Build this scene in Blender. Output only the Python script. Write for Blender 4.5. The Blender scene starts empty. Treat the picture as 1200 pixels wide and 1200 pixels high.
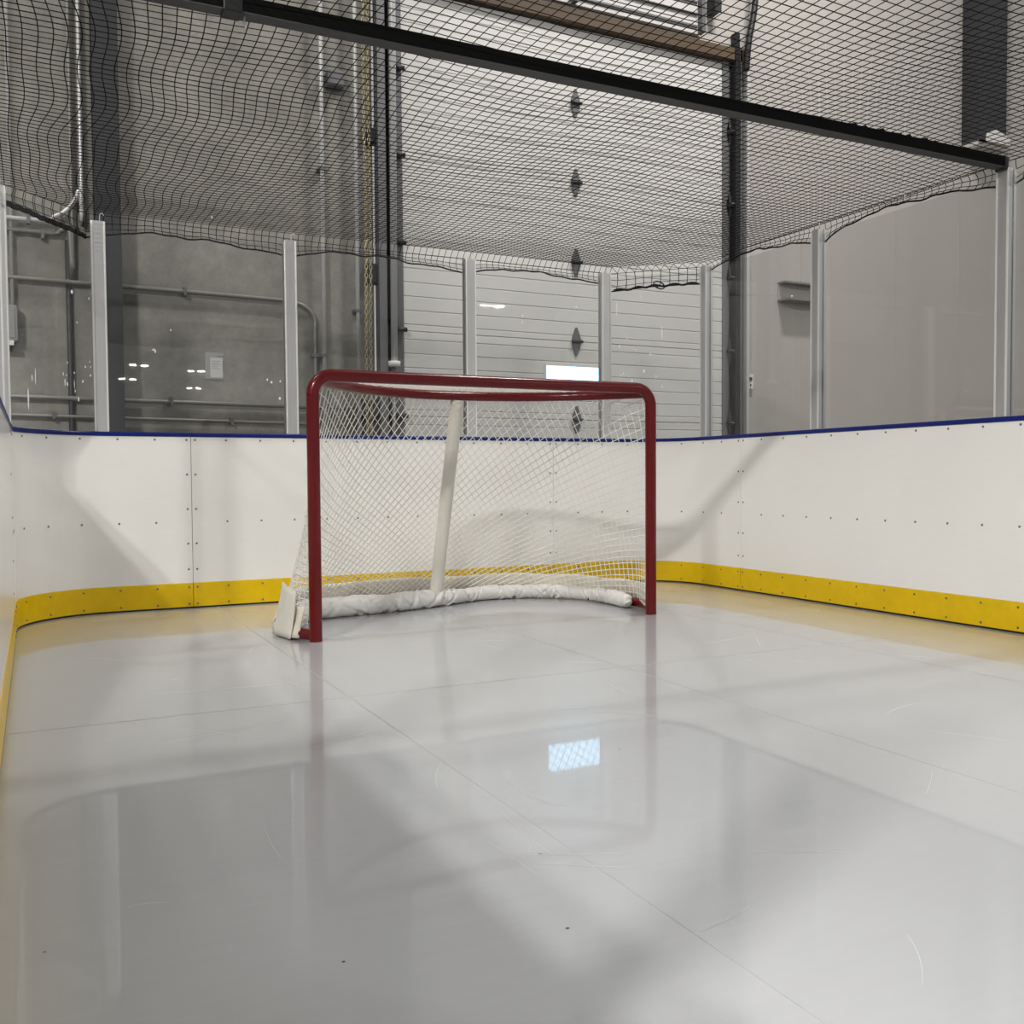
import bpy, math, random
from mathutils import Vector, Matrix
random.seed(7)
S = bpy.context.scene
COL = S.collection
PI = math.pi

# ------------------------------------------------------------------ measures (metres)
XL, XR, YB = -0.0997, 4.215, 5.994        # inner faces of the rink boards
RC = 0.5                                   # corner radius
HB = 1.043                                 # top of the cap rail
HP = 2.235                                 # top of the glass posts
WY = 7.0                                   # hall back wall
EYE = 0.7605

# ------------------------------------------------------------------ materials
def mat(name, col, rough=0.5, metal=0.0, spec=0.5, noise=None, bump=None, coat=None, emit=None):
    m = bpy.data.materials.new(name); m.use_nodes = True
    nt = m.node_tree; b = nt.nodes['Principled BSDF']
    b.inputs['Base Color'].default_value = (*col, 1)
    b.inputs['Roughness'].default_value = rough
    b.inputs['Metallic'].default_value = metal
    b.inputs['Specular IOR Level'].default_value = spec
    if coat:
        b.inputs['Coat Weight'].default_value = coat[0]; b.inputs['Coat Roughness'].default_value = coat[1]
    if emit:
        b.inputs['Emission Color'].default_value = (*emit[0], 1); b.inputs['Emission Strength'].default_value = emit[1]
    tc = nt.nodes.new('ShaderNodeTexCoord')
    def noise_node(scale, detail=4, stretch=None):
        n = nt.nodes.new('ShaderNodeTexNoise'); n.inputs['Scale'].default_value = scale; n.inputs['Detail'].default_value = detail
        if stretch:
            mp = nt.nodes.new('ShaderNodeMapping'); mp.inputs['Scale'].default_value = stretch
            nt.links.new(tc.outputs['Object'], mp.inputs['Vector']); nt.links.new(mp.outputs['Vector'], n.inputs['Vector'])
        else:
            nt.links.new(tc.outputs['Object'], n.inputs['Vector'])
        return n
    if noise:   # list of (scale, amount, stretch)
        prev = None
        for (sc, amt, st) in noise:
            n = noise_node(sc, 5, st)
            mr = nt.nodes.new('ShaderNodeMapRange'); mr.inputs[1].default_value = 0.3; mr.inputs[2].default_value = 0.7
            mr.inputs[3].default_value = 1 - amt; mr.inputs[4].default_value = 1 + amt
            nt.links.new(n.outputs['Fac'], mr.inputs[0])
            if prev is None: prev = mr.outputs[0]
            else:
                mu = nt.nodes.new('ShaderNodeMath'); mu.operation = 'MULTIPLY'
                nt.links.new(prev, mu.inputs[0]); nt.links.new(mr.outputs[0], mu.inputs[1]); prev = mu.outputs[0]
        vm = nt.nodes.new('ShaderNodeVectorMath'); vm.operation = 'SCALE'; vm.inputs[0].default_value = col
        nt.links.new(prev, vm.inputs['Scale']); nt.links.new(vm.outputs[0], b.inputs['Base Color'])
    if bump:
        n = noise_node(bump[0], 3, bump[2] if len(bump) > 2 else None)
        bp = nt.nodes.new('ShaderNodeBump'); bp.inputs['Strength'].default_value = bump[1]; bp.inputs['Distance'].default_value = 0.01
        nt.links.new(n.outputs['Fac'], bp.inputs['Height']); nt.links.new(bp.outputs['Normal'], b.inputs['Normal'])
    return m

def lin(r, g, b):
    f = lambda c: (c/255/12.92) if c/255 <= 0.04045 else ((c/255+0.055)/1.055)**2.4
    return (f(r), f(g), f(b))

M = {}
M['ice'] = mat('synthetic_ice', (0.435, 0.447, 0.465), 0.25, noise=[(0.9, 0.025, None), (6, 0.012, (1, 8, 1))], coat=(0.6, 0.03))
M['board'] = mat('white_board', (0.895, 0.88, 0.845), 0.2, noise=[(1.3, 0.02, None), (9, 0.01, (1, 1, 12))])
M['kick'] = mat('yellow_kick_plate', (0.78, 0.51, 0.002), 0.32, spec=0.3, noise=[(3, 0.06, None), (20, 0.04, None)])
M['cap'] = mat('blue_cap', (0.003, 0.013, 0.15), 0.35, spec=0.3)
M['seam'] = mat('ice_seam', (0.37, 0.375, 0.385), 0.5)
M['scratch'] = mat('ice_scratch', (0.58, 0.59, 0.61), 0.6)
M['scuff_glint'] = mat('white_scuff_glint', (0.95, 0.95, 0.95), 0.6)
M['bolt'] = mat('bolt_steel', (0.22, 0.21, 0.20), 0.4, 0.7)
M['alu'] = mat('brushed_aluminium', (0.60, 0.60, 0.60), 0.38, 0.75, noise=[(30, 0.05, (1, 1, 0.05))])
M['alu_edge'] = mat('bright_aluminium_edge', (0.88, 0.87, 0.84), 0.3, 0.5)
M['red'] = mat('red_goal_paint', (0.125, 0.0035, 0.006), 0.24, spec=0.3, noise=[(8, 0.06, None)], coat=(0.10, 0.05))
M['cord'] = mat('white_cord', (0.88, 0.86, 0.80), 0.8)
M['pad'] = mat('white_vinyl_pad', (0.74, 0.725, 0.70), 0.36, noise=[(7, 0.06, None)], bump=(30, 0.25))
M['pad_post'] = mat('white_vinyl_post_pad', (0.70, 0.675, 0.60), 0.45, noise=[(6, 0.06, None)], bump=(10, 0.2, (1, 1, 4)))
M['skirt'] = mat('cream_skirt', (0.80, 0.755, 0.65), 0.75, noise=[(5, 0.12, None)], bump=(8, 0.3))
M['flap'] = mat('white_canvas_flap', (0.76, 0.73, 0.66), 0.7, noise=[(6, 0.06, None)], bump=(9, 0.3))
M['black'] = mat('black_paint', (0.006, 0.006, 0.007), 0.5)
M['beam'] = mat('black_beam', (0.005, 0.005, 0.005), 0.7, spec=0.05)
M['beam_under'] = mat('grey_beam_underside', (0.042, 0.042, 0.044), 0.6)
M['net'] = mat('black_netting', (0.004, 0.004, 0.005), 0.9, spec=0.2)
M['conc'] = mat('tilt_up_concrete', (0.252, 0.242, 0.216), 0.85, noise=[(0.7, 0.16, None), (2.6, 0.16, None), (11, 0.12, None), (40, 0.06, None), (3, 0.07, (1, 1, 0.06)), (2.0, 0.06, (0.15, 1, 1))], bump=(30, 0.12))
M['drywall'] = mat('grey_wall', (0.475, 0.45, 0.42), 0.8, noise=[(0.5, 0.03, None)])
M['hallfloor'] = mat('hall_concrete_floor', (0.22, 0.215, 0.205), 0.6, noise=[(1, 0.1, None)])
M['door'] = mat('garage_door_white', (0.65, 0.64, 0.615), 0.45, noise=[(0.8, 0.03, None), (4, 0.02, None)])
M['jamb'] = mat('grey_steel_jamb', (0.16, 0.16, 0.165), 0.5, 0.4, noise=[(6, 0.08, (1, 1, 0.2))])
M['dark'] = mat('dark_steel', (0.035, 0.035, 0.038), 0.5, 0.3)
M['hinge'] = mat('hinge_steel', (0.15, 0.15, 0.155), 0.5, 0.5)
M['column'] = mat('navy_grey_column', (0.026, 0.027, 0.031), 0.45, noise=[(3, 0.08, None)])
M['galv'] = mat('galvanised_conduit', (0.56, 0.56, 0.55), 0.35, 0.25)
M['pipe'] = mat('dull_conduit', (0.22, 0.215, 0.20), 0.5, 0.4)
M['wood'] = mat('brown_header', (0.085, 0.055, 0.030), 0.7, noise=[(4, 0.2, (0.2, 1, 1))])
M['slat'] = mat('grey_slats', (0.58, 0.56, 0.55), 0.6)
M['brass'] = mat('brass_chain', (0.55, 0.47, 0.26), 0.35, 0.8)
M['paper'] = mat('paper_white', (0.62, 0.61, 0.59), 0.8)
M['paper_grey'] = mat('paper_grey', (0.36, 0.36, 0.365), 0.7)
M['ink'] = mat('grey_ink', (0.22, 0.22, 0.22), 0.8)
M['white'] = mat('white_plastic', (0.72, 0.71, 0.68), 0.5)
M['bracket'] = mat('bracket_grey', (0.23, 0.225, 0.22), 0.5)
M['boxgrey'] = mat('grey_box_paint', (0.26, 0.26, 0.26), 0.45)
M['lens'] = mat('lamp_lens', (0.8, 0.8, 0.8), 0.5, emit=((1.0, 0.97, 0.93), 297.0))
M['lens_fill'] = mat('fill_lamp_lens', (0.8, 0.8, 0.8), 0.5, emit=((1.0, 0.97, 0.93), 185.0))
M['lens_bright'] = mat('bright_lamp_lens', (0.8, 0.8, 0.8), 0.5, emit=((1.0, 0.97, 0.93), 1140.0))
M['daylight'] = mat('daylit_pane', (0.6, 0.7, 0.8), 0.1, emit=((0.42, 0.74, 1.0), 3.3))

def glass_mat():
    m = bpy.data.materials.new('rink_glass'); m.use_nodes = True
    nt = m.node_tree; nt.nodes.clear()
    out = nt.nodes.new('ShaderNodeOutputMaterial'); mix = nt.nodes.new('ShaderNodeMixShader')
    fr = nt.nodes.new('ShaderNodeFresnel'); geo = nt.nodes.new('ShaderNodeNewGeometry')
    ior = nt.nodes.new('ShaderNodeMapRange')     # the back face of the sheet meets air just like its front face
    ior.inputs[3].default_value = 1.5; ior.inputs[4].default_value = 1/1.5
    nt.links.new(geo.outputs['Backfacing'], ior.inputs[0]); nt.links.new(ior.outputs[0], fr.inputs['IOR'])
    tr = nt.nodes.new('ShaderNodeBsdfTransparent'); tr.inputs['Color'].default_value = (0.935, 0.94, 0.94, 1)
    gl = nt.nodes.new('ShaderNodeBsdfGlossy'); gl.inputs['Roughness'].default_value = 0.012
    nt.links.new(fr.outputs[0], mix.inputs[0]); nt.links.new(tr.outputs[0], mix.inputs[1]); nt.links.new(gl.outputs[0], mix.inputs[2])
    nt.links.new(mix.outputs[0], out.inputs[0])
    return m
M['glass'] = glass_mat()

# ------------------------------------------------------------------ mesh helpers
class MB:
    def __init__(self): self.v = []; self.f = []
    def box(self, x0, x1, y0, y1, z0, z1):
        n = len(self.v)
        self.v += [(x0,y0,z0),(x1,y0,z0),(x1,y1,z0),(x0,y1,z0),(x0,y0,z1),(x1,y0,z1),(x1,y1,z1),(x0,y1,z1)]
        self.f += [tuple(n+i for i in q) for q in ((3,2,1,0),(4,5,6,7),(0,1,5,4),(1,2,6,5),(2,3,7,6),(3,0,4,7))]
        return self
    def tube(self, pts, r, sides=8, cap=True, closed=False):
        pts = [Vector(p) for p in pts]; n = len(pts)
        if n < 2: return self
        rr = r if isinstance(r, (list, tuple)) else [r]*n
        base = len(self.v); up = None
        for i, p in enumerate(pts):
            a = pts[i-1] if (i > 0 or closed) else p
            b = pts[(i+1) % n] if (i < n-1 or closed) else p
            t = (b-a).normalized()
            if up is None:
                up = Vector((0,0,1)) if abs(t.z) < 0.9 else Vector((0,1,0))
            s = t.cross(up)
            if s.length < 1e-6: s = t.cross(Vector((1,0,0)))
            s.normalize(); u = s.cross(t).normalized(); up = u
            for k in range(sides):
                an = 2*PI*k/sides
                q = p + (s*math.cos(an)+u*math.sin(an))*rr[i]
                self.v.append(tuple(q))
        m = n if closed else n-1
        for i in range(m):
            j = (i+1) % n
            for k in range(sides):
                l = (k+1) % sides
                self.f.append((base+i*sides+k, base+i*sides+l, base+j*sides+l, base+j*sides+k))
        if cap and not closed:
            self.f.append(tuple(base+k for k in reversed(range(sides))))
            self.f.append(tuple(base+(n-1)*sides+k for k in range(sides)))
        return self
    def grid(self, rows):
        base = len(self.v); w = len(rows[0])
        for r in rows: self.v += [tuple(p) for p in r]
        for i in range(len(rows)-1):
            for j in range(w-1):
                a = base+i*w+j
                self.f.append((a, a+1, a+w+1, a+w))
        return self
    def prism(self, poly, axis, a, b):      # poly of 2D points, extruded on an axis between a and b
        n = len(poly); base = len(self.v)
        for e in (a, b):
            for (p, q) in poly:
                self.v.append({'x': (e,p,q), 'y': (p,e,q), 'z': (p,q,e)}[axis])
        self.f.append(tuple(base+i for i in range(n))); self.f.append(tuple(base+n+i for i in reversed(range(n))))
        for i in range(n):
            j = (i+1) % n
            self.f.append((base+j, base+i, base+n+i, base+n+j))
        return self
    def build(self, name, m, parent=None, smooth=False, loc=None, bevel=0.0, solid=0.0):
        me = bpy.data.meshes.new(name); me.from_pydata(self.v, [], self.f)
        me.materials.append(M[m] if isinstance(m, str) else m)
        import bmesh
        bm = bmesh.new(); bm.from_mesh(me); bmesh.ops.recalc_face_normals(bm, faces=bm.faces); bm.to_mesh(me); bm.free()
        if smooth:
            for p in me.polygons: p.use_smooth = len(p.vertices) <= 4
        o = bpy.data.objects.new(name, me); COL.objects.link(o)
        if loc: o.location = loc
        if parent:
            o.parent = parent
        if bevel:
            b = o.modifiers.new('bevel', 'BEVEL'); b.width = bevel; b.segments = 2; b.limit_method = 'ANGLE'
        if solid:
            b = o.modifiers.new('solid', 'SOLIDIFY'); b.thickness = solid
        return o

def tag(o, label, cat, group=None, kind=None):
    o['label'] = label; o['category'] = cat
    if group: o['group'] = group
    o['kind'] = kind or 'thing'
    return o
def structure(o, label=None):
    o['kind'] = 'structure'
    if label: o['label'] = label
    return o
def empty(name, loc=(0,0,0), label=None, cat=None, group=None):
    o = bpy.data.objects.new(name, None); COL.objects.link(o); o.location = loc; o.empty_display_size = 0.1
    if label: tag(o, label, cat, group)
    return o
def smooth_path(pts, n=8):                  # Catmull-Rom through the points
    P = [Vector(p) for p in pts]; out = []
    for i in range(len(P)-1):
        p0 = P[max(i-1,0)]; p1 = P[i]; p2 = P[i+1]; p3 = P[min(i+2,len(P)-1)]
        for k in range(n):
            t = k/n
            out.append(0.5*((2*p1)+(-p0+p2)*t+(2*p0-5*p1+4*p2-p3)*t*t+(-p0+3*p1-3*p2+p3)*t**3))
    out.append(P[-1]); return out

# ------------------------------------------------------------------ camera
yaw, pitch, roll = 0.458113, 0.034856, -0.006760
c, s = math.cos(pitch), math.sin(pitch); cr, sr = math.cos(roll), math.sin(roll)
fwd = Vector((0, c, -s)); eu = Vector((0, s, c)); ex = Vector((1, 0, 0))
right = ex*cr + eu*sr; upv = ex*-sr + eu*cr
R0 = Matrix((right, upv, -fwd)).transposed()
Rz = Matrix.Rotation(-yaw, 3, 'Z')
cam = bpy.data.cameras.new('camera'); co = bpy.data.objects.new('camera', cam); COL.objects.link(co)
co.matrix_world = Matrix.Translation((0, 0, EYE)) @ (Rz @ R0).to_4x4()
cam.sensor_width = 36; cam.lens = 1133.33/1200*36; cam.clip_start = 0.02; cam.clip_end = 200
S.camera = co

# ------------------------------------------------------------------ setting
structure(MB().box(-30, 40, -70, 10, -0.30, -0.05).build('floor', 'hallfloor'), 'grey concrete floor of the hall outside the boards')
structure(MB().box(-14, 2.31, WY, WY+0.25, -0.05, 9).build('wall_back', 'conc'), 'grey concrete back wall behind the goal glass')
structure(MB().box(5.80, 16, WY, WY+0.25, -0.05, 9).build('wall_right', 'drywall'), 'plain grey painted back wall right of the garage door')
structure(MB().box(2.31, 5.80, WY, WY+0.25, 4.57, 9).build('wall_above', 'drywall'), 'grey wall above the garage door')

# rink sheet: one slab of synthetic ice panels; seams come from the material bumps
ice = MB().box(XL-0.08, XR+0.08, -2.6, YB+0.08, -0.05, 0.0).build('ice_floor', 'ice')
structure(ice, 'glossy pale grey synthetic ice surface inside the boards')

# panel seams, skate scratches and specks on the ice
sm = MB()
for x in (0.97, 2.10, 3.23): sm.box(x-0.0012, x+0.0012, -2.6, YB-0.01, 0.0, 0.0004)
for y in (-1.6, 0.83, 3.265, 5.70): sm.box(XL+0.01, XR-0.01, y-0.0012, y+0.0012, 0.0, 0.0004)
o = sm.build('panel_seams', 'seam', ice); o['kind'] = 'stuff'
sc = MB(); rs = random.Random(11)
def scratch(x, y, a, L, bend, w):
    n = 10; rows = [[], []]
    for i in range(n+1):
        t = i/n-0.5; b = bend*(t*t-0.25)
        px = x+math.cos(a)*L*t-math.sin(a)*b; py = y+math.sin(a)*L*t+math.cos(a)*b
        h = w*(1-abs(2*t))*0.3+0.0002
        rows[0].append((px-math.sin(a)*h, py+math.cos(a)*h, 0.0007)); rows[1].append((px+math.sin(a)*h, py-math.cos(a)*h, 0.0007))
    sc.grid(rows)
for (x, y, a, L, b, w) in ((1.60, 2.76, -0.3, 0.16, 0.02, 0.004), (1.68, 2.64, -0.7, 0.14, 0.02, 0.004), (1.72, 2.58, -0.8, 0.11, -0.015, 0.004), (1.05, 2.07, -1.6, 0.16, 0.03, 0.003), (1.10, 1.94, -0.7, 0.14, 0.01, 0.0025), (0.96, 1.68, -0.42, 0.2, 0.01, 0.0025), (0.94, 1.63, -0.6, 0.22, 0.02, 0.0025), (1.38, 1.48, -0.5, 0.2, 0.015, 0.002), (1.04, 1.31, 0.25, 0.16, 0.03, 0.002), (2.03, 3.42, -0.7, 0.2, 0.02, 0.003), (0.62, 3.62, -0.1, 0.5, 0.05, 0.002), (0.5, 3.0, 0.3, 0.4, 0.05, 0.002), (1.9, 4.1, -0.4, 0.3, 0.03, 0.003), (2.9, 3.6, 0.2, 0.4, 0.05, 0.002), (3.3, 2.9, -0.9, 0.35, 0.04, 0.002)):
    scratch(x, y, a, L, b, w)
for _ in range(36):
    scratch(rs.uniform(0.1, 4.0), rs.uniform(0.8, 4.6), rs.uniform(-1.6, 1.6), rs.uniform(0.05, 0.35), rs.uniform(-0.05, 0.05), rs.uniform(0.0006, 0.0012))
o = sc.build('skate_scratches', 'scratch', ice); o['kind'] = 'stuff'
spk = MB()
for (x, y) in ((-0.002, 1.715), (0.421, 1.465), (0.901, 1.709), (1.453, 2.276), (0.791, 1.403), (-0.048, 3.911), (0.263, 3.223), (1.731, 2.461), (2.506, 5.647), (2.9, 3.4), (0.6, 4.3)):
    n0 = len(spk.v); r = rs.uniform(0.0025, 0.004)
    spk.v += [(x+r*math.cos(a), y+r*math.sin(a)*0.7, 0.0006) for a in [2*PI*k/8 for k in range(8)]]; spk.f.append(tuple(range(n0, n0+8)))
o = spk.build('specks', 'dark', ice); o['kind'] = 'stuff'

# ------------------------------------------------------------------ dasher boards
LW = 5.494+2.2
ARC = RC*PI/2
SEG = [LW, ARC, (XR-RC)-(XL+RC), ARC, LW]
CUM = [0]
for q in SEG: CUM.append(CUM[-1]+q)
def per(d):                                  # point and inward normal at distance d along the boards, from the left front
    if d <= CUM[1]: return Vector((XL, -2.2+d, 0)), Vector((1, 0, 0))
    if d <= CUM[2]:
        a = PI - (d-CUM[1])/RC
        n = Vector((math.cos(a), math.sin(a), 0)); return Vector((XL+RC, YB-RC, 0))+n*RC, -n
    if d <= CUM[3]: return Vector((XL+RC+d-CUM[2], YB, 0)), Vector((0, -1, 0))
    if d <= CUM[4]:
        a = PI/2 - (d-CUM[3])/RC
        n = Vector((math.cos(a), math.sin(a), 0)); return Vector((XR-RC, YB-RC, 0))+n*RC, -n
    return Vector((XR, YB-RC-(d-CUM[4]), 0)), Vector((-1, 0, 0))
dL = lambda y: y+2.2
dB = lambda x: CUM[2]+x-(XL+RC)
dR = lambda y: CUM[4]+(YB-RC)-y

def strip(d0, d1, prof, org):                # profile points (outward offset, z) swept along the boards
    n = max(2, int((d1-d0)/0.02)); mb = MB(); k = len(prof); rings = []
    ds = [d0+(d1-d0)*i/n for i in range(n+1)]
    for d in ds:
        p, nn = per(d)
        for (o, z) in prof:
            q = p - nn*o - org; mb.v.append((q.x, q.y, z))
    for i in range(n):
        for j in range(k):
            l = (j+1) % k
            mb.f.append((i*k+j, i*k+l, (i+1)*k+l, (i+1)*k+j))
    mb.f.append(tuple(range(k))); mb.f.append(tuple(n*k+j for j in reversed(range(k))))
    return mb

bm_bolt = MB()
for (r, z) in ((0.0064, 0.0), (0.0057, 0.0020), (0.003, 0.0027)):
    for k in range(10): bm_bolt.v.append((r*math.cos(2*PI*k/10), r*math.sin(2*PI*k/10), z))
for i in range(2):
    for k in range(10): bm_bolt.f.append((i*10+k, i*10+(k+1) % 10, (i+1)*10+(k+1) % 10, (i+1)*10+k))
bm_bolt.f.append(tuple(range(20, 30)))
bolt0 = bm_bolt.build('bolt', 'bolt'); BOLT = bolt0.data; bpy.data.objects.remove(bolt0)

def board(d0, d1, label, bolts=True):
    mid, nm = per((d0+d1)/2)
    root = empty('dasher_board', (mid.x, mid.y, 0), label, 'rink board', 'dasher boards around the rink')
    g = 0.0015
    strip(d0+g, d1-g, [(0,0.152),(0,1.018),(0.09,1.018),(0.09,0.002),(0.006,0.002),(0.006,0.152)], mid).build('face_panel', 'board', root)
    strip(d0+g, d1-g, [(-0.003,0.010),(-0.003,0.1495),(0,0.1515),(0.0055,0.1515),(0.0055,0.010)], mid).build('kick_plate', 'kick', root)
    strip(d0+g*0.3, d1-g*0.3, [(-0.005,1.019),(-0.006,1.036),(-0.002,1.0425),(0.088,1.0425),(0.094,1.036),(0.094,1.019)], mid).build('cap_rail', 'cap', root)
    strip(d0+g*0.2, d1-g*0.2, [(0.002,0.0005),(0.002,0.0098),(0.0058,0.0098),(0.0058,0.0005)], mid).build('gap_shade', 'black', root)  # black strip paints the shade in the gap under the kick plate
    if bolts:
        L = d1-d0; n = round(L/0.2055); st = []
        for i in range(n+1):
            if i == 0 or i == n:
                d = d0+0.024 if i == 0 else d1-0.024
                st += [(d, z) for z in (1.0, 0.796, 0.591, 0.386, 0.233, 0.126, 0.028)]
            else:
                st += [(d0+L*i/n, z) for z in (1.0, 0.513, 0.126, 0.028)]
        for d, z in st:
            p, nn = per(d)
            o = bpy.data.objects.new('bolt', BOLT); COL.objects.link(o); o.parent = root
            q = p - mid + nn*(0.003 if z < 0.15 else 0)
            o.location = (q.x, q.y, z); o.rotation_euler = nn.to_track_quat('Z', 'Y').to_euler()
    return root
board(dL(-2.2), dL(0.22), 'white rink board with yellow kick strip on the left side beside the viewer', False)
board(dL(0.22), dL(2.66), 'white rink board on the left side, edge-on nearest the left frame edge', False)
board(dL(2.66), dL(5.102), 'white rink board seen edge-on at far left running into the corner', False)
board(dL(5.102), dB(0.835), 'curved white rink board with yellow kick strip in the far left corner')
board(dB(0.835), dB(3.282), 'straight white rink board with yellow kick strip directly behind the goal')
board(dB(3.282), dR(5.102), 'curved white rink board right of the goal in the far right corner')
board(dR(5.102), dR(2.66), 'long white rink board with yellow kick strip along the right side')
board(dR(2.66), dR(0.22), 'white rink board on the right side just out past the frame edge', False)

# ------------------------------------------------------------------ glass posts and panes
bx = [0.352, 1.444, 2.660, 3.730]
sy = [5.510, 4.430, 3.180]
def post(x, y, ang, label, wide=0.066):
    root = empty('glass_post', (x, y, HB), label, 'glass support post', 'aluminium posts holding the rink glass')
    root.rotation_euler = (0, 0, ang)        # local -Y faces the rink
    h = HP-HB; w = wide/2
    # extruded channel: web facing the rink, side flanges with glass slots
    prof = [(-w,0.000),(-w+0.009,-0.004),(w-0.009,-0.004),(w,0.0),(w,0.022),(w-0.008,0.022),(w-0.008,0.036),(w,0.036),(w,0.055),(-w,0.055),(-w,0.036),(-w+0.008,0.036),(-w+0.008,0.022),(-w,0.022)]
    MB().prism(prof, 'z', 0, h).build('channel', 'alu', root)
    for sgn in (-1, 1):
        MB().box(sgn*(w-0.004)-0.005, sgn*(w-0.004)+0.005, -0.0065, 0.001, 0.001, h-0.002).build('edge_trim', 'alu_edge', root, bevel=0.002)
    t = [(0.012, 0.02, h-0.01), (0.012, 0.02, h+0.03), (0.016, 0.018, h+0.045), (0.026, 0.016, h+0.048), (0.033, 0.015, h+0.036)]
    MB().tube(smooth_path(t, 4), 0.0025, 6).build('wire_hook', 'galv', root, True)
    MB().box(-w*0.9, w*0.9, 0.0, 0.05, -0.0005, 0.008).build('foot_plate', 'alu', root)
    return root
pl = ['leftmost aluminium glass post on the back boards, before the navy column',
      'aluminium glass post on the back boards just left of the goal post',
      'aluminium glass post rising behind the middle of the goal crossbar',
      'aluminium glass post behind the right half of the goal, beside the bright window']
for x, l in zip(bx, pl): post(x, YB+0.006, 0, l, 0.074)
rl = ['aluminium glass post in the far right corner just right of the goal',
      'aluminium glass post on the right boards, second from the corner',
      'aluminium glass post on the right boards carrying the black beam end']
for y, l in zip(sy, rl): post(XR+0.006, y, -PI/2, l)
for y, l in ((1.93, 'aluminium glass post on the left boards beside the viewer, second one out of view'), (0.68, 'aluminium glass post on the left boards closest to the viewer, out of view')): post(XL-0.006, y, PI/2, l)
ll = ['aluminium glass post in the far left corner at the left frame edge',
      'aluminium glass post on the left boards, mostly past the left frame edge',
      'aluminium glass post on the left boards under the left end of the black beam']
for y, l in zip(sy, ll): post(XL-0.006, y, PI/2, l)

def pane(p, q, label):
    p = Vector((*p, 0)); q = Vector((*q, 0)); d = (q-p); L = d.length; a = math.atan2(d.y, d.x)
    o = MB().box(0.027, L-0.027, -0.006, 0.006, 0, HP-0.03-HB-0.001).build('glass_shield', 'glass', loc=(p.x, p.y, HB+0.001))
    o.rotation_euler = (0, 0, a)
    tag(o, label, 'glass pane', 'clear panes on top of the rink boards'); return o
def scuff_glints(o, marks):                           # (along pane, height, width, length): scratches with their bright glints painted in white
    mb = MB()
    for (d, z, w, l) in marks:
        n0 = len(mb.v); zz = z-HB-0.001
        mb.v += [(d+w/2*math.cos(a), -0.0066, zz+l/2*math.sin(a)) for a in [2*PI*k/10 for k in range(10)]]; mb.f.append(tuple(range(n0, n0+10)))
    q = mb.build('scuff_glint_marks', 'scuff_glint', o); q['kind'] = 'stuff'; q['label'] = 'pale scuffed marks with painted glints on the glass'
gy, gxr, gxl = YB+0.035, XR+0.035, XL-0.035
gp_left = pane((gxl, sy[0]), (bx[0], gy), 'clear glass pane across the far left corner of the rink')
gp_notice = pane((bx[0], gy), (bx[1], gy), 'clear glass pane before the paper notice on the concrete wall')
pane((bx[1], gy), (bx[2], gy), 'clear glass pane behind the left half of the goal crossbar')
gp_window = pane((bx[2], gy), (bx[3], gy), 'clear glass pane before the bright daylit window')
gp_right = pane((bx[3], gy), (gxr, sy[0]), 'clear glass pane across the far right corner of the rink')
pane((gxr, sy[0]), (gxr, sy[1]), 'clear glass pane on the right side before the wall bracket')
pane((gxr, sy[1]), (gxr, sy[2]), 'wide clear glass pane on the right side before the plain grey wall')
pane((gxr, sy[2]), (gxr, 1.95), 'clear glass pane at the right frame edge past the beam post')
pane((gxl, sy[1]), (gxl, sy[0]), 'clear glass pane on the left side next to the far corner')
pane((gxl, 1.93), (gxl, sy[2]), 'clear glass pane on the left side beside the viewer')
pane((gxl, 0.68), (gxl, 1.93), 'clear glass pane on the left side closest to the viewer')
pane((gxl, sy[2]), (gxl, sy[1]), 'clear glass pane on the left side, past the frame edge')

scuff_glints(gp_left, [(0.161, 1.19, 0.010, 0.115), (0.213, 1.31, 0.006, 0.09), (0.190, 1.30, 0.006, 0.035), (0.412, 1.344, 0.006, 0.02), (0.424, 1.299, 0.007, 0.04), (0.437, 1.338, 0.005, 0.012), (0.442, 1.292, 0.010, 0.022), (0.446, 1.408, 0.005, 0.015), (0.496, 1.358, 0.010, 0.012), (0.494, 1.296, 0.005, 0.05), (0.499, 1.259, 0.006, 0.02), (0.524, 1.214, 0.010, 0.026), (0.56, 1.317, 0.010, 0.018), (0.583, 1.40, 0.010, 0.012), (0.624, 1.404, 0.007, 0.01), (0.622, 1.356, 0.009, 0.015), (0.618, 1.432, 0.005, 0.014), (0.49, 1.80, 0.018, 0.022), (0.622, 1.786, 0.007, 0.014), (0.524, 1.638, 0.008, 0.01)])
scuff_glints(gp_right, [(0.093, 1.98, 0.007, 0.10), (0.268, 2.055, 0.007, 0.035), (0.42, 1.79, 0.008, 0.10), (0.111, 1.707, 0.008, 0.03), (0.23, 1.676, 0.011, 0.012), (0.335, 1.641, 0.008, 0.03), (0.291, 1.521, 0.014, 0.026), (0.204, 1.458, 0.012, 0.022), (0.142, 1.509, 0.007, 0.012), (0.123, 1.498, 0.006, 0.012), (0.377, 1.481, 0.009, 0.02), (0.42, 1.407, 0.010, 0.02), (0.168, 1.765, 0.006, 0.03)])
scuff_glints(gp_notice, [(0.29, 1.526, 0.020, 0.012), (0.297, 1.518, 0.010, 0.022), (0.631, 2.331, 0.012, 0.012), (0.386, 1.646, 0.007, 0.012), (1.025, 1.37, 0.010, 0.014), (1.02, 1.264, 0.014, 0.018), (0.945, 1.377, 0.008, 0.016), (0.971, 1.362, 0.012, 0.014)])
scuff_glints(gp_window, [(0.402, 1.888, 0.006, 0.02), (0.402, 1.845, 0.010, 0.02), (0.406, 1.446, 0.009, 0.02), (0.833, 1.978, 0.022, 0.006), (0.063, 1.693, 0.006, 0.007)])

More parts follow.
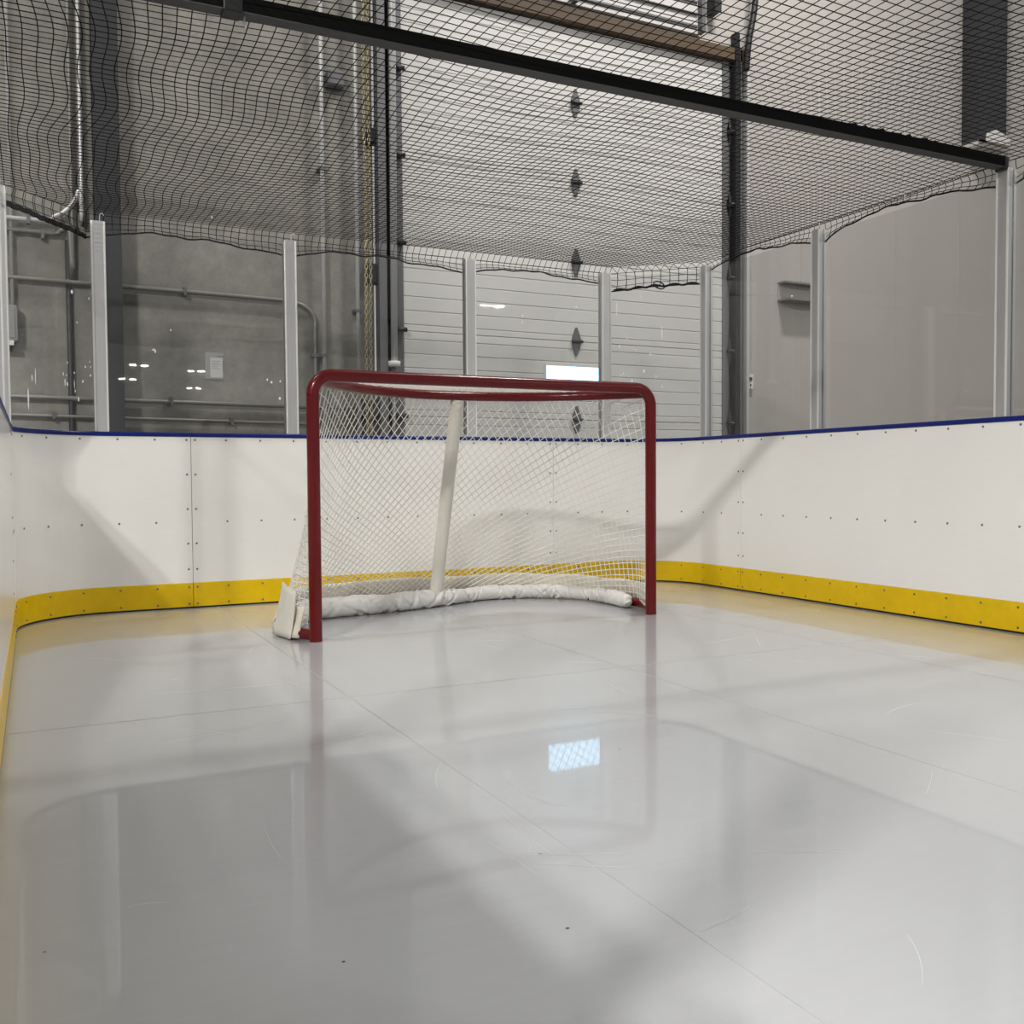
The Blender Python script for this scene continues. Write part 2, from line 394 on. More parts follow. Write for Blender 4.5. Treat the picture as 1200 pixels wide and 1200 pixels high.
# ------------------------------------------------------------------ black beam across the rink
bt = empty('net_beam', (2.06, 3.18, HP), 'black steel beam spanning the rink overhead and holding up the net', 'beam')
MB().box(-2.14, 2.165, -0.028, 0.028, 0.002, 0.052).build('bar', 'beam', bt, bevel=0.003)
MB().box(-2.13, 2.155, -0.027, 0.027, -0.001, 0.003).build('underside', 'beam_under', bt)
for sx, nm in ((2.15, 'r'), (-2.14, 'l')):
    MB().box(sx-0.010, sx+0.014, -0.031, 0.031, -0.012, 0.05).build('end_bracket', 'black', bt, bevel=0.006)
MB().box(-1.50, -1.44, -0.033, 0.033, -0.006, 0.058).build('clamp', 'black', bt, bevel=0.004)
MB().tube([(-1.43, 0, 0.0), (-1.43, 0, -0.02), (-1.425, 0, -0.035)], 0.003, 6).build('eye_bolt', 'galv', bt)
MB().tube([(1.15+0.55*i/30, 0.012*math.sin(i*2.1), 0.055+0.006*math.sin(i*1.3)) for i in range(31)], 0.009, 6).build('net_lashing', 'net', bt, True)

# ------------------------------------------------------------------ overhead net
CELL = 0.045
def net_xyz(x, y):
    wob = math.exp(-max(0, x)/1.3)
    edge = min(1, max(0, (YB+0.03-y)/0.5))*min(1, max(0, (x-XL)/0.25))
    dx = edge*(0.040*wob*math.sin(2*PI*(y-0.4*x)/1.9+0.6) + 0.018*wob*math.sin(2*PI*(y+0.2*x)/0.72+1.1) + 0.008*math.sin(3.1*x+2.3*y))
    dy = 0.008*math.sin(2.2*x+0.8*y)
    hb = abs(y-3.18)
    z = 2.293 - 0.030*min(1, hb/1.4)*edge + 0.008*edge*math.sin(2.7*x+1.7*y)+0.006*math.sin(5*x-1.2*y)*edge
    return Vector((x+dx, y+dy, z))
OX0, OX1, OY1 = XL-0.075, XR+0.075, YB+0.085        # hanging outside the glass
CUT = 0.47                                            # corner chamfer
def ymax(x):
    y = OY1
    if x < OX0+CUT: y = OY1-(OX0+CUT-x)
    if x > OX1-CUT: y = OY1-(x-(OX1-CUT))
    return y
def xrange(y):
    c_ = max(0, y-(OY1-CUT)); return OX0+c_, OX1-c_
POSTS_P = []
def perim():
    """outline of the hanging skirt, from left front round to right front"""
    return [Vector((OX0, 0.6, 0)), Vector((OX0, OY1-CUT, 0)), Vector((OX0+CUT, OY1, 0)), Vector((OX1-CUT, OY1, 0)), Vector((OX1, OY1-CUT, 0)), Vector((OX1, 0.6, 0))]
PP = perim(); PL = [0]
for a, b in zip(PP[:-1], PP[1:]): PL.append(PL[-1]+(b-a).length)
def pat(d):
    d = min(max(d, 0), PL[-1]-1e-6)
    for i in range(len(PP)-1):
        if d <= PL[i+1]:
            t = (d-PL[i])/(PL[i+1]-PL[i]); e = PP[i+1]-PP[i]
            n = Vector((e.y, -e.x, 0)).normalized()   # inward
            return PP[i].lerp(PP[i+1], t), n
knots = [PL[1]-(OY1-CUT)+y for y in (1.95, 3.18, 4.43)] + [PL[1]] + [PL[2]+0.0] + [PL[2]+x-(OX0+CUT) for x in (1.444, 2.66)] + [PL[3]] + [PL[4]] + [PL[4]+(OY1-CUT)-y for y in (4.43, 3.18, 1.95)]
def rope_z(d):
    k = None
    for i in range(len(knots)-1):
        if knots[i] <= d <= knots[i+1]: k = i
    if k is None: return 2.19
    t = (d-knots[k])/(knots[k+1]-knots[k])
    if k == 3: return 2.196-0.045*t            # bunched tight in the left corner
    if k == 7: return 2.118+0.010*t+0.012*math.sin(PI*t)
    top = 0.105 if k >= 8 else 0.065
    asym = 0.010*math.sin(2*PI*t) + (0.007*math.sin(17*d)+0.004*math.sin(41*d))*math.sin(PI*t)
    return 2.138 + top*math.sin(PI*t)**0.55 + asym
def skirt_pt(d, drop):                          # a point of the skirt hanging below the top fold
    p, n = pat(d)
    zr = rope_z(d); q0, _ = pat(d); ztop = 2.252 + 0.040*max(0, 1-max(0, q0.x-0.2)/1.8)
    if d > PL[4]: ztop = 2.255+0.035*min(1, (d-PL[4])/0.4)
    z = ztop - drop*(ztop-zr)
    bulge = 0.022*math.sin(PI*min(1, drop))*(1+0.4*math.sin(9*d))
    q = p - n*(bulge - 0.018*drop)
    q = q + Vector((0.006*math.sin(23*d)*drop, 0.006*math.cos(19*d)*drop, 0))
    return Vector((q.x, q.y, z))
nm = MB(); NR = 0.0019
xs = []; x = OX0+CELL*0.5
while x < OX1: xs.append(x); x += CELL
ys = []; y = 0.6
while y < OY1: ys.append(y); y += CELL
for x in xs:
    ym = ymax(x); pts = [net_xyz(x, y) for y in ys if y < ym-0.02]
    d = (PL[1] + (x-OX0)*math.sqrt(2)) if x < OX0+CUT else ((PL[3]+(x-(OX1-CUT))*math.sqrt(2)) if x > OX1-CUT else PL[2]+x-(OX0+CUT))
    pts += [skirt_pt(d, t) for t in (0, 0.33, 0.66, 1)]
    nm.tube(pts, NR, 4, cap=False)
for y in ys:
    x0, x1 = xrange(y); pts = [net_xyz(x, y) for x in xs if x0+0.02 < x < x1-0.02]
    if y < OY1-CUT:
        dl = PL[1]-(OY1-CUT)+y; dr = PL[4]+(OY1-CUT)-y
    else:
        dl = PL[1]+(y-(OY1-CUT))*math.sqrt(2); dr = PL[4]-(y-(OY1-CUT))*math.sqrt(2)
    pts = [skirt_pt(dl, t) for t in (1, 0.66, 0.33, 0)] + pts + [skirt_pt(dr, t) for t in (0, 0.33, 0.66, 1)]
    nm.tube(pts, NR, 4, cap=False)
for lv in (0.0, 0.36, 0.7):
    n = int(PL[-1]/CELL)
    nm.tube([skirt_pt(PL[-1]*i/n, lv) for i in range(n+1)], NR, 4, cap=False)
net = nm.build('overhead_net', 'net')
tag(net, 'black square mesh netting stretched over the whole rink above the glass', 'net')
n = 420
MB().tube([skirt_pt(PL[-1]*i/n, 1.0) for i in range(n+1)], 0.0052, 6).build('border_rope', 'net', net, True)
# bunched cord in the two far corners
d0, d1 = PL[1]+0.02, PL[2]-0.02
for ph in (0, 2.1, 4.2):
    MB().tube([skirt_pt(d0+(d1-d0)*i/26, 1.0)+Vector((0, 0, 0.010*math.sin(ph+i*0.9)+0.004)) for i in range(27)], 0.008-0.0012*ph/2, 6).build('bunched_cord', 'net', net, True)
d0, d1 = PL[3]+0.03, PL[4]-0.03
MB().tube([skirt_pt(d0+(d1-d0)*i/26, 1.0)+Vector((0, 0, 0.007*math.sin(i*1.1)+0.004)) for i in range(27)], 0.008, 6).build('bunched_cord', 'net', net, True)
cc = skirt_pt((d0+d1)/2+0.05, 1.0)
MB().tube([cc+Vector((0.045*math.cos(a)-0.03, 0.02*math.sin(a), 0.030*math.sin(a)+0.004)) for a in [2*PI*i/20 for i in range(20)]], 0.005, 6, closed=True).build('cord_loop', 'net', net, True)

# hanging wires that carry the net and the beam
for (x, y, z0, l) in ((3.05, 3.18, HP+0.05, 'thin steel wire hanging down onto the black beam near its right part'),
                      (XR+0.03, 3.79, 2.25, 'thin steel wire hanging down to the net border on the right side')):
    o = MB().tube([(0, 0, 0), (0, 0, 5.6)], 0.0022, 6).build('hanging_wire', 'galv', loc=(x, y, z0)); tag(o, l, 'wire', 'wires holding the net')

# ------------------------------------------------------------------ hockey goal
GX, GY = 2.115, 4.466
goal = empty('hockey_goal', (GX, GY, 0), 'red steel ice hockey goal with white net standing on the ice', 'hockey goal')
W = 0.9449; PR = 0.0302; HC = 1.2495; CRN = 0.095
for sgn in (-1, 1):
    MB().tube([(sgn*W, 0, 0.0005), (sgn*W, 0, 0.02), (sgn*W, 0, HC-CRN)], PR, 24, cap=False).build('goal_post', 'red', goal, True)
cb = [(-W, 0, HC-CRN)] + [(-W+CRN-CRN*math.cos(a), 0, HC-CRN+CRN*math.sin(a)) for a in [PI/2*i/10 for i in range(1, 11)]]
cb += [(-W+CRN+(2*W-2*CRN)*i/20, 0, HC) for i in range(1, 20)]
cb += [(W-CRN+CRN*math.sin(a), 0, HC-CRN+CRN*math.cos(a)) for a in [PI/2*i/10 for i in range(0, 11)]]
MB().tube(cb, PR, 24, cap=False).build('crossbar', 'red', goal, True)
BW = W-0.03
def bow(u): return 0.53*(1-abs(u/BW)**2.3)
ZB = 1.222
bowp = []
for i in range(61):
    a = -PI/2+PI*i/60; u = BW*math.sin(a); bowp.append(Vector((u, max(0.0, bow(u)), ZB)))
MB().tube(bowp, 0.0255, 16).build('top_frame', 'red', goal, True)
bpts = [(-0.945,0.0),(-1.0,0.10),(-1.03,0.25),(-1.01,0.46),(-0.94,0.70),(-0.78,0.94),(-0.5,1.07),(0,1.10)]
bpts = bpts + [(-u, v) for u, v in reversed(bpts[:-1])]
basep = smooth_path([(u, v, 0.03) for u, v in bpts], 8)
MB().tube(basep, 0.027, 14).build('base_frame', 'red', goal, True)
# padded centre post, leaning back
cp0, cp1 = Vector((0.02, 0.545, 1.205)), Vector((0.01, 0.885, 0.04))
MB().tube([cp0.lerp(cp1, i/40) for i in range(41)], [0.0375+(0.0012+0.0022*max(0, 1-i/14))*math.sin(i*2.2)+0.001*math.sin(i*4.1) for i in range(41)], 18).build('centre_post_pad', 'pad_post', goal, True)
MB().tube([(0.02, 0.53, ZB-0.012), tuple(cp0.lerp(cp1, 0.004))], 0.020, 14).build('pad_collar', 'red', goal, True)
# base pad, a wrinkled vinyl roll lying just inside the base frame
pp = smooth_path([(-0.965,0.30,0.055),(-0.91,0.52,0.055),(-0.77,0.70,0.055),(-0.368,0.765,0.055),(-0.08,0.84,0.047),(0.20,0.955,0.043),(0.38,1.015,0.044),(0.62,0.99,0.045),(0.80,0.89,0.045),(0.945,0.69,0.047),(0.975,0.45,0.047),(0.955,0.25,0.047)], 40)
mb = MB(); rr = []
N = len(pp); KS = 40
for i, p in enumerate(pp):
    t = i/(N-1); r0 = 0.054 if t < 0.35 else (0.054-0.011*min(1, (t-0.35)/0.12))
    end = min(1, 0.5+min(i, N-1-i)*0.07)
    cinch = 1-0.16*sum(math.exp(-((t-c_)/0.004)**2) for c_ in (0.40, 0.475, 0.715, 0.775))
    rr.append(r0*cinch*end*(1+0.035*math.sin(t*37)+0.025*math.sin(t*81+1)))
mb.tube([Vector((p.x, p.y, rr[i]+0.002)) for i, p in enumerate(pp)], rr, KS)
rnd = random.Random(5)
folds = [(rnd.random(), rnd.uniform(0, 2*PI), rnd.uniform(-0.022, 0.022), rnd.uniform(0.5, 1.3), rnd.uniform(0.0022, 0.0045), rnd.uniform(0.10, 0.30)) for _ in range(230)]
for i in range(N):
    t = i/(N-1); near = [f for f in folds if abs(f[0]-t) < 0.045]
    cpt = Vector((pp[i].x, pp[i].y, rr[i]+0.002))
    for k in range(KS):
        an = 2*PI*k/KS; d_ = 0.0
        for (t0, a0, sl, wa, wt, dep) in near:
            da = (an-a0+PI) % (2*PI)-PI
            d_ -= dep*math.exp(-(da/wa)**2)*(math.exp(-((t-t0-sl*da)/wt)**2)-0.55*math.exp(-((t-t0-sl*da-1.6*wt)/wt)**2))
        v = cpt+(Vector(mb.v[i*KS+k])-cpt)*(1+max(-0.3, min(0.2, d_)))
        v.z = max(0.001, v.z); mb.v[i*KS+k] = tuple(v)
mb.build('base_pad', 'pad', goal, True)
# cream skirt round the back, outside the net
rows = []
nb = len(basep)
for j in range(7):
    h = 0.012+0.145*j/6; row = []
    for i in range(6, nb-6):
        t = (basep[i+1]-basep[i-1]).normalized(); o_ = Vector((-t.y, t.x, 0))
        q = basep[i]+o_*(0.034-0.05*(j/6)+0.006*math.sin(i*0.9+j*0.5)); row.append((q.x, q.y, h+0.004*math.sin(i*0.5)*(j/6)))
    rows.append(row)
MB().grid(rows).build('skirt', 'skirt', goal, True, solid=0.004)
# torn flap on the left side
rows = []
for j in range(9):
    v_ = j/8; row = []
    for i in range(15):
        u_ = i/14
        x0 = -1.030-0.030*math.sin(u_*1.5); y0 = 0.085+0.215*u_
        top = 0.232+0.006*math.sin(i*2.3)+0.035*(u_-0.4)
        z = 0.006+(top)*v_
        lean = 0.045*v_+0.004*math.sin(u_*5+v_*3)
        row.append((x0+lean-0.018, y0+0.055*v_*(1-u_), z))
    rows.append(row)
MB().grid(rows).build('skirt_flap', 'flap', goal, True, solid=0.004)
# net: one cord mesh between the top frame and the base frame, turning from upright squares to diamonds
top_c = [Vector((-W+0.02, 0.01, 1.16))] + bowp[1:-1] + [Vector((W-0.02, 0.01, 1.16))]
def resample(P, n):
    L = [0]
    for a, b in zip(P[:-1], P[1:]): L.append(L[-1]+(b-a).length)
    out = []; k = 0
    for i in range(n):
        d = L[-1]*i/(n-1)
        while k < len(L)-2 and L[k+1] < d: k += 1
        t = (d-L[k])/max(1e-9, L[k+1]-L[k]); out.append(P[k].lerp(P[k+1], min(1, t)))
    return out
NS = 241
TC = resample(top_c, NS); BC = resample(basep, NS)
Ltot, Ht = 3.35, 1.28
def loft(sv, tv):
    f_ = sv/Ltot*(NS-1); i = min(NS-2, max(0, int(f_))); e = f_-i
    a = TC[i].lerp(TC[i+1], e); b = BC[i].lerp(BC[i+1], e); t = tv/Ht
    p = b.lerp(a, t)
    # the cord hangs: it bows inward at mid height, and clings to the post at both ends
    sag = 0.05*math.sin(PI*t)*math.sin(PI*sv/Ltot)
    p.y -= sag
    endw = max(0, 1-min(sv, Ltot-sv)/0.25)
    p.x += (math.copysign(W-0.02, p.x)-p.x)*endw*0.75
    return p
gm = MB(); CN = 0.037; RM = 1.95; C0 = complex(Ltot/2, Ht/2-RM); AL = math.radians(44)
rot = complex(math.cos(AL), math.sin(AL)); dl_ = CN/RM
import cmath
def wmap(w): return C0+RM*cmath.exp(w)
K = 75
for fam in (0, 1):
    for k in range(-K, K+1):
        run = []
        for q in range(-K*3, K*3+1):
            a, b = (k*dl_, q*dl_/3) if fam == 0 else (q*dl_/3, k*dl_)
            w = complex(a, b)/rot + complex(0, PI/2)
            z = wmap(w)
            ok = 0 <= z.real <= Ltot and 0.0 <= z.imag <= Ht and abs((w.imag-PI/2)) < 1.6
            if ok: run.append(loft(z.real, z.imag))
            if (not ok or q == K*3) and run:
                if len(run) > 1: gm.tube(run, 0.0024, 4, cap=False)
                run = []
gnet = gm.build('net', 'cord', goal, True)
# roof of the net, flat between crossbar and top frame
rm = MB()
for i in range(-24, 25):
    u = i*0.038
    if abs(u) < BW-0.03: rm.tube([(u, 0.02, HC-0.004), (u, bow(u), ZB+0.0265)], 0.0021, 4)
for j in range(1, 14):
    v = j*0.038
    if v < 0.52:
        um = BW*(1-v/0.53)**(1/2.3)
        rm.tube([(-um+2*um*i/24, v, HC-0.004+0.003*v/0.53) for i in range(25)], 0.0021, 4)
rm.build('net_roof', 'cord', goal, True)
# ------------------------------------------------------------------ garage door at the back wall
DX0, DX1 = 2.535, 5.57
gd = empty('garage_door', ((DX0+DX1)/2, WY, 0), 'tall white sectional garage door behind the goal and glass', 'garage door')
cx = (DX0+DX1)/2
def section(z0, z1, hole=None):
    mb = MB(); y0 = 0.0; g = 0.007
    prof = [(z0+0.0008, g), (z0+0.006, 0)]
    zz = z0+0.05
    while zz < z1-0.03:
        prof += [(zz-0.006, 0), (zz, g), (zz+0.006, 0)]; zz += 0.107
    prof += [(z1-0.006, 0), (z1-0.0008, g)]
    def span(xa, xb, pf):
        b = len(mb.v)
        for (z, d) in pf: mb.v += [(xa, d, z), (xb, d, z)]
        for i in range(len(pf)-1): mb.f.append((b+2*i, b+2*i+1, b+2*i+3, b+2*i+2))
        n = len(mb.v); za, zb = pf[0][0], pf[-1][0]
        mb.v += [(xa, 0.05, za), (xb, 0.05, za), (xa, 0.05, zb), (xb, 0.05, zb)]
        mb.f += [(n, n+1, b+1, b), (n+2, n+3, b+2*len(pf)-1, b+2*len(pf)-2), (n, n+2, n+3, n+1)]
    if not hole: span(DX0-cx, DX1-cx, prof)
    else:
        hx0, hx1, hz0, hz1 = hole
        span(DX0-cx, hx0-cx, prof); span(hx1-cx, DX1-cx, prof)
        lo = [p for p in prof if p[0] < hz0-0.001]+[(hz0, 0)]; hi = [(hz1, 0)]+[p for p in prof if p[0] > hz1+0.001]
        span(hx0-cx, hx1-cx, lo); span(hx0-cx, hx1-cx, hi)
    return mb
WIN = (3.772, 4.302, 1.455, 1.682)
zs = [-0.04, 0.59, 1.24, 1.889, 2.54, 3.191, 3.838, 4.45]
for a, b in zip(zs[:-1], zs[1:]):
    o = section(a, b, WIN if a == 1.24 else None).build('door_section', 'door', gd)
    if a == 1.24:
        hx0, hx1, hz0, hz1 = WIN; f_ = 0.018
        w = MB().box(hx0-cx-f_, hx1-cx+f_, -0.010, 0.004, hz1, hz1+f_).box(hx0-cx-f_, hx1-cx+f_, -0.010, 0.004, hz0-f_, hz0).box(hx0-cx-f_, hx0-cx, -0.010, 0.004, hz0, hz1).box(hx1-cx, hx1-cx+f_, -0.010, 0.004, hz0, hz1).build('window_frame', 'white', o)
        p = MB().box(hx0-cx, hx1-cx, 0.015, 0.022, hz0, hz1).build('window_pane', 'daylight', o); p['label'] = 'bright daylit window pane'
def hinge(x, z, w=0.044, parent=gd):
    o = MB().prism([(-0.008, 0.115), (0.008, 0.115), (w*0.9, 0.03), (w, 0.0), (w*0.9, -0.03), (0.008, -0.115), (-0.008, -0.115), (-w*0.9, -0.03), (-w, 0), (-w*0.9, 0.03)], 'y', -0.012, 0.0).build('hinge', 'hinge', parent, loc=(x-cx, 0, z))
    MB().tube([(-w*1.05, -0.022, 0), (w*1.15, -0.022, 0)], 0.013, 10).build('hinge_pin', 'dark', o, True)
    return o
for z in zs[2:-1]:
    hinge(4.055, z); hinge(2.60-0.10, z, 0.030); hinge(5.64, z, 0.030)
    for x in (2.50, 5.665):
        MB().tube([(x-cx-0.05, -0.05, z), (x-cx+0.05, -0.05, z)], 0.018, 10).build('roller', 'dark', gd, True)
# steel frame of the opening: jambs, tracks
dj = empty('door_track', (2.43, WY, 0), 'grey steel jamb and vertical track at the left edge of the garage door', 'door track')
MB().box(-0.105, -0.045, -0.09, 0.0, -0.04, 4.57).build('angle', 'jamb', dj)
MB().box(0.03, 0.11, -0.015, 0.05, -0.04, 4.57).build('jamb', 'jamb', dj)
MB().box(-0.045, 0.03, 0.0, 0.05, -0.04, 4.57).build('rebate', 'dark', dj)
MB().box(-0.008, 0.012, -0.05, -0.01, 1.0, 4.57).build('track', 'dark', dj)
dk = empty('door_track', (5.69, WY, 0), 'dark steel jamb and vertical track at the right edge of the garage door', 'door track')
MB().box(-0.125, -0.055, -0.012, 0.05, -0.04, 4.57).build('jamb', 'jamb', dk)
MB().box(-0.055, 0.09, 0.0, 0.05, -0.04, 4.57).build('rebate', 'dark', dk)
MB().box(-0.03, 0.015, -0.075, -0.01, 0.0, 4.7).build('track', 'black', dk)
MB().box(0.035, 0.055, -0.06, -0.01, 0.0, 4.57).build('angle', 'jamb', dk)
MB().box(0.085, 0.115, -0.09, 0.0, 0.0, 4.57).build('edge_angle', 'galv', dk)
hd = MB().box(-1.75, 1.75, -0.06, 0.2, 0, 0.105).build('trim_1', 'wood', loc=(4.06, WY, 4.462)); structure(hd, 'brown wooden header above the garage door')
# slatted steel panel above the header
sp = empty('slatted_panel', (4.0, WY, 4.62), 'grey slatted metal panel above the brown header of the garage door', 'slatted panel')
MB().box(-1.6, 1.28, -0.04, -0.005, 0, 1.3).build('backing', 'slat', sp)
for i in range(12):
    MB().box(-1.58, 1.26, -0.058, -0.039, 0.05+i*0.105, 0.066+i*0.105).build('slat', 'jamb', sp)
for x in (-1.6, 0.02, 1.29):
    MB().box(x-0.02, x+0.02, -0.10, -0.03, 0, 1.3).build('upright', 'hinge', sp)
br = MB().box(-0.035, 0.035, -0.12, 0, 0, 0.12).box(-0.012, 0.012, -0.1, 0, 0.12, 0.7).build('track_bracket', 'dark', loc=(5.43, WY, 4.82)); tag(br, 'dark bracket on the wall beside the slatted panel', 'bracket')
cb_ = MB().tube(smooth_path([(0.06, -0.12, 1.2), (0.02, -0.12, 0.6), (-0.05, -0.12, 0.25), (-0.06, -0.10, 0)], 6), 0.028, 8).build('black_hose', 'black', None, True, loc=(5.80, WY-0.02, 4.36)); tag(cb_, 'thick black hose running down beside the door top right corner', 'hose')

# ------------------------------------------------------------------ things on the concrete wall
cw = empty('steel_column', (0.465, WY, 0), 'navy grey steel column on the concrete wall beside the leftmost glass post', 'column')
MB().box(-0.08, 0.075, -0.20, -0.19, -0.04, 9).box(-0.006, 0.006, -0.19, -0.01, -0.04, 9).box(-0.08, 0.075, -0.01, 0.0, -0.04, 9).build('shaft', 'column', cw)
MB().box(-0.13, 0.13, -0.23, 0.0, -0.045, -0.02).build('base_plate', 'column', cw)
def conduit(pts, r, label, m='pipe', clips=()):
    root = empty('conduit', pts[0], label, 'conduit', 'conduits on the concrete wall')
    o = Vector(pts[0])
    MB().tube([Vector(p)-o for p in smooth_path(pts, 5)] if len(pts) > 2 else [Vector(p)-o for p in pts], r, 10).build('tube', m, root, True)
    for (x, z, hor) in clips:
        q = Vector((x, 0, z))-Vector((o.x, 0, o.z))
        if hor: MB().box(q.x-0.010, q.x+0.010, -r-0.006, r+0.02, q.z-r-0.012, q.z+r+0.012).build('clip', 'hinge', root)
        else: MB().box(q.x-r-0.012, q.x+r+0.012, -r-0.006, r+0.055, q.z-0.010, q.z+0.010).build('clip', 'hinge', root)
    return root
yw = WY-0.035
conduit([(-1.6, yw, 2.06), (0.2, yw, 2.058), (1.45, yw, 2.046), (1.68, yw, 2.035), (1.79, yw, 2.0), (1.848, yw, 1.92), (1.85, yw, 1.80), (1.85, yw, 1.2)], 0.016, 'grey conduit running level across the concrete, bending down beside the goal', 'pipe', [(0.95, 2.053, True), (1.85, 1.66, False)])
conduit([(-1.6, yw, 1.318), (2.2, yw, 1.285)], 0.016, 'grey level conduit low on the concrete wall, upper of the two', 'pipe', [(0.85, 1.302, True)])
conduit([(-1.6, yw, 1.205), (2.2, yw, 1.160)], 0.012, 'thin grey level conduit just above the blue board cap', 'pipe', [(0.12, 1.19, True), (1.25, 1.172, True)])
conduit([(1.908, yw-0.036, 0.0), (1.908, yw-0.036, 8.5)], 0.016, 'bright vertical conduit above the goal left post', 'galv', [(1.908, 1.66, False), (1.908, 3.0, False)])
conduit([(2.165, yw-0.036, 0.0), (2.160, yw-0.036, 8.5)], 0.015, 'bright vertical conduit beside the brass chain', 'galv', [(2.163, 2.0, False)])
conduit([(-1.6, yw, 2.365), (0.02, yw, 2.362), (0.16, yw, 2.372), (0.235, yw, 2.43), (0.255, yw, 2.55), (0.255, yw, 8.5)], 0.016, 'conduit bending from level to upright at far left, lower of the pair', 'pipe', [(0.08, 2.35, True)])
conduit([(-1.6, yw-0.02, 2.435), (-0.02, yw-0.02, 2.43), (0.14, yw-0.02, 2.46), (0.245, yw-0.02, 2.54), (0.305, yw-0.02, 2.68), (0.315, yw-0.02, 2.9), (0.315, yw-0.02, 8.5)], 0.015, 'bright conduit bending from level to upright at far left, upper of the pair', 'galv', [(0.0, 2.43, True)])
conduit([(-0.10, yw, 1.87), (-0.10, yw, 8.5)], 0.012, 'thin bright conduit rising from the grey switch box at far left', 'galv')
conduit([(0.228, WY-0.02, 0.0), (0.228, WY-0.02, 2.33)], 0.018, 'dark upright conduit low on the wall left of the navy column', 'dark')
bump_ = empty('pole', (2.43, WY-0.10, 1.0), 'slim upright grey tube with a white foot at the left door jamb', 'tube')
MB().tube([(0, 0, 0.64), (0.03, 0, 7.0)], 0.026, 12).build('tube', 'galv', bump_, True)
MB().tube([(0, 0, 0.60), (0, 0, 0.64)], 0.046, 14).build('foot', 'white', bump_, True)
MB().tube([(0, 0.02, -1.0), (0, 0.02, 0.60)], 0.016, 10).build('stem', 'hinge', bump_, True)
# chain of the door hoist
ch = MB()
for (x, yy, z0, z1) in ((2.215, WY-0.11, 1.1, 4.9), (2.252, WY-0.10, 1.1, 4.9)):
    z = z0; k = 0
    while z < z1:
        a = 0 if k % 2 else PI/2
        lk = [(0.010*math.cos(t)*math.cos(a), 0.010*math.cos(t)*math.sin(a), 0.021*math.sin(t)) for t in [2*PI*i/10 for i in range(10)]]
        ch.tube([(x-2.23+p[0]+0.004*math.sin(z*3), p[1]+yy-WY, z+p[2]) for p in lk], 0.0032, 5, closed=True)
        z += 0.033; k += 1
o = ch.build('door_chain', 'brass', None, True, loc=(2.23, WY, 0)); tag(o, 'long brass hoist chain hanging in a double strand by the garage door', 'chain')
def wbox(x0, x1, z0, z1, d, m, name, label, cat, detail=None):
    r = empty(name, ((x0+x1)/2, WY, z0), label, cat); w = (x1-x0)/2
    MB().box(-w, w, -d, -0.001, 0, z1-z0).build('housing', m, r, bevel=0.006)
    MB().box(-w*0.8, w*0.8, -d-0.006, -d, (z1-z0)*0.08, (z1-z0)*0.92).build('cover', m, r, bevel=0.002)
    if detail: detail(r, w, z1-z0, d)
    return r
wbox(1.955, 2.075, 3.60, 3.71, 0.10, 'hinge', 'junction_box', 'dark square box high on the concrete wall between two conduits', 'box')
wbox(2.245, 2.35, 3.24, 3.36, 0.05, 'dark', 'bumper_block', 'dark block beside the chain, seen through the net', 'block')
wbox(2.245, 2.35, 2.21, 2.365, 0.05, 'dark', 'bumper_block', 'dark block beside the chain, seen through the glass', 'block')
def lever(r, w, h, d):
    MB().box(-0.02, 0.05, -d-0.02, -d, -0.03, 0.0).build('lever', 'white', r)
    MB().box(-0.03, 0.04, -d*0.7, -0.001, -0.055, -0.005).build('knockout', 'dark', r)
wbox(-0.22, -0.075, 1.65, 1.875, 0.10, 'boxgrey', 'switch_box', 'grey electrical switch box on the concrete wall at far left', 'electrical box', lever)
wbox(2.20, 2.40, 1.06, 1.36, 0.06, 'dark', 'chain_guard', 'dark box low by the door jamb, seen through the goal net', 'box')
# paper notice
pn = empty('paper_notice', (1.142, WY, 1.465), 'paper notice taped to the concrete wall left of the goal', 'notice')
MB().box(-0.062, 0.062, -0.004, -0.001, 0, 0.185).build('backing_sheet', 'paper_grey', pn)
MB().box(-0.028, 0.055, -0.006, -0.004, 0.012, 0.150).build('sheet', 'paper', pn)
tx = MB()
for i, w in enumerate((0.060, 0.052, 0.064, 0.045, 0.058)): tx.box(-0.02, -0.02+w, -0.0066, -0.006, 0.125-i*0.013, 0.1275-i*0.013)
tx.build('text_lines', 'ink', pn)
MB().box(0.055, 0.060, -0.0062, -0.004, 0.06, 0.13).box(0.02, 0.06, -0.0062, -0.004, 0.158, 0.163).build('dark_tape', 'ink', pn)

# things on the right-hand wall
sh = empty('wall_bracket', (6.42, WY, 2.38), 'grey two-bar metal wall bracket behind the right glass', 'bracket')
MB().box(-0.21, 0.23, -0.10, -0.001, 0.16, 0.178).build('top_bar', 'bracket', sh); MB().box(-0.21, 0.23, -0.14, -0.001, 0.0, 0.018).build('bottom_bar', 'bracket', sh)
MB().box(-0.21, 0.23, -0.012, -0.001, 0.018, 0.16).build('back_plate', 'drywall', sh)
for x in (-0.12, 0.12): MB().tube([(x, -0.09, 0.018), (x, -0.09, 0.05)], 0.012, 10).build('knob', 'galv', sh, True)
sw = empty('door_control', (5.868, WY, 1.56), 'small white push-button control on the wall right of the garage door', 'switch')
MB().box(-0.038, 0.038, -0.03, -0.001, 0, 0.135).build('plate', 'white', sw, bevel=0.004)
MB().box(-0.016, 0.016, -0.036, -0.03, 0.075, 0.105).build('button', 'dark', sw); MB().tube([(0, -0.037, 0.035), (0, -0.03, 0.035)], 0.009, 10).build('keyhole', 'hinge', sw)
rc = empty('steel_column', (8.86, WY, 0), 'dark steel column with white lower casing on the right-hand wall', 'column')
MB().box(-0.21, 0.21, -0.20, -0.001, 4.16, 9).build('shaft', 'column', rc)
MB().box(-0.225, 0.225, -0.004, -0.001, -0.04, 4.16).build('casing', 'drywall', rc)
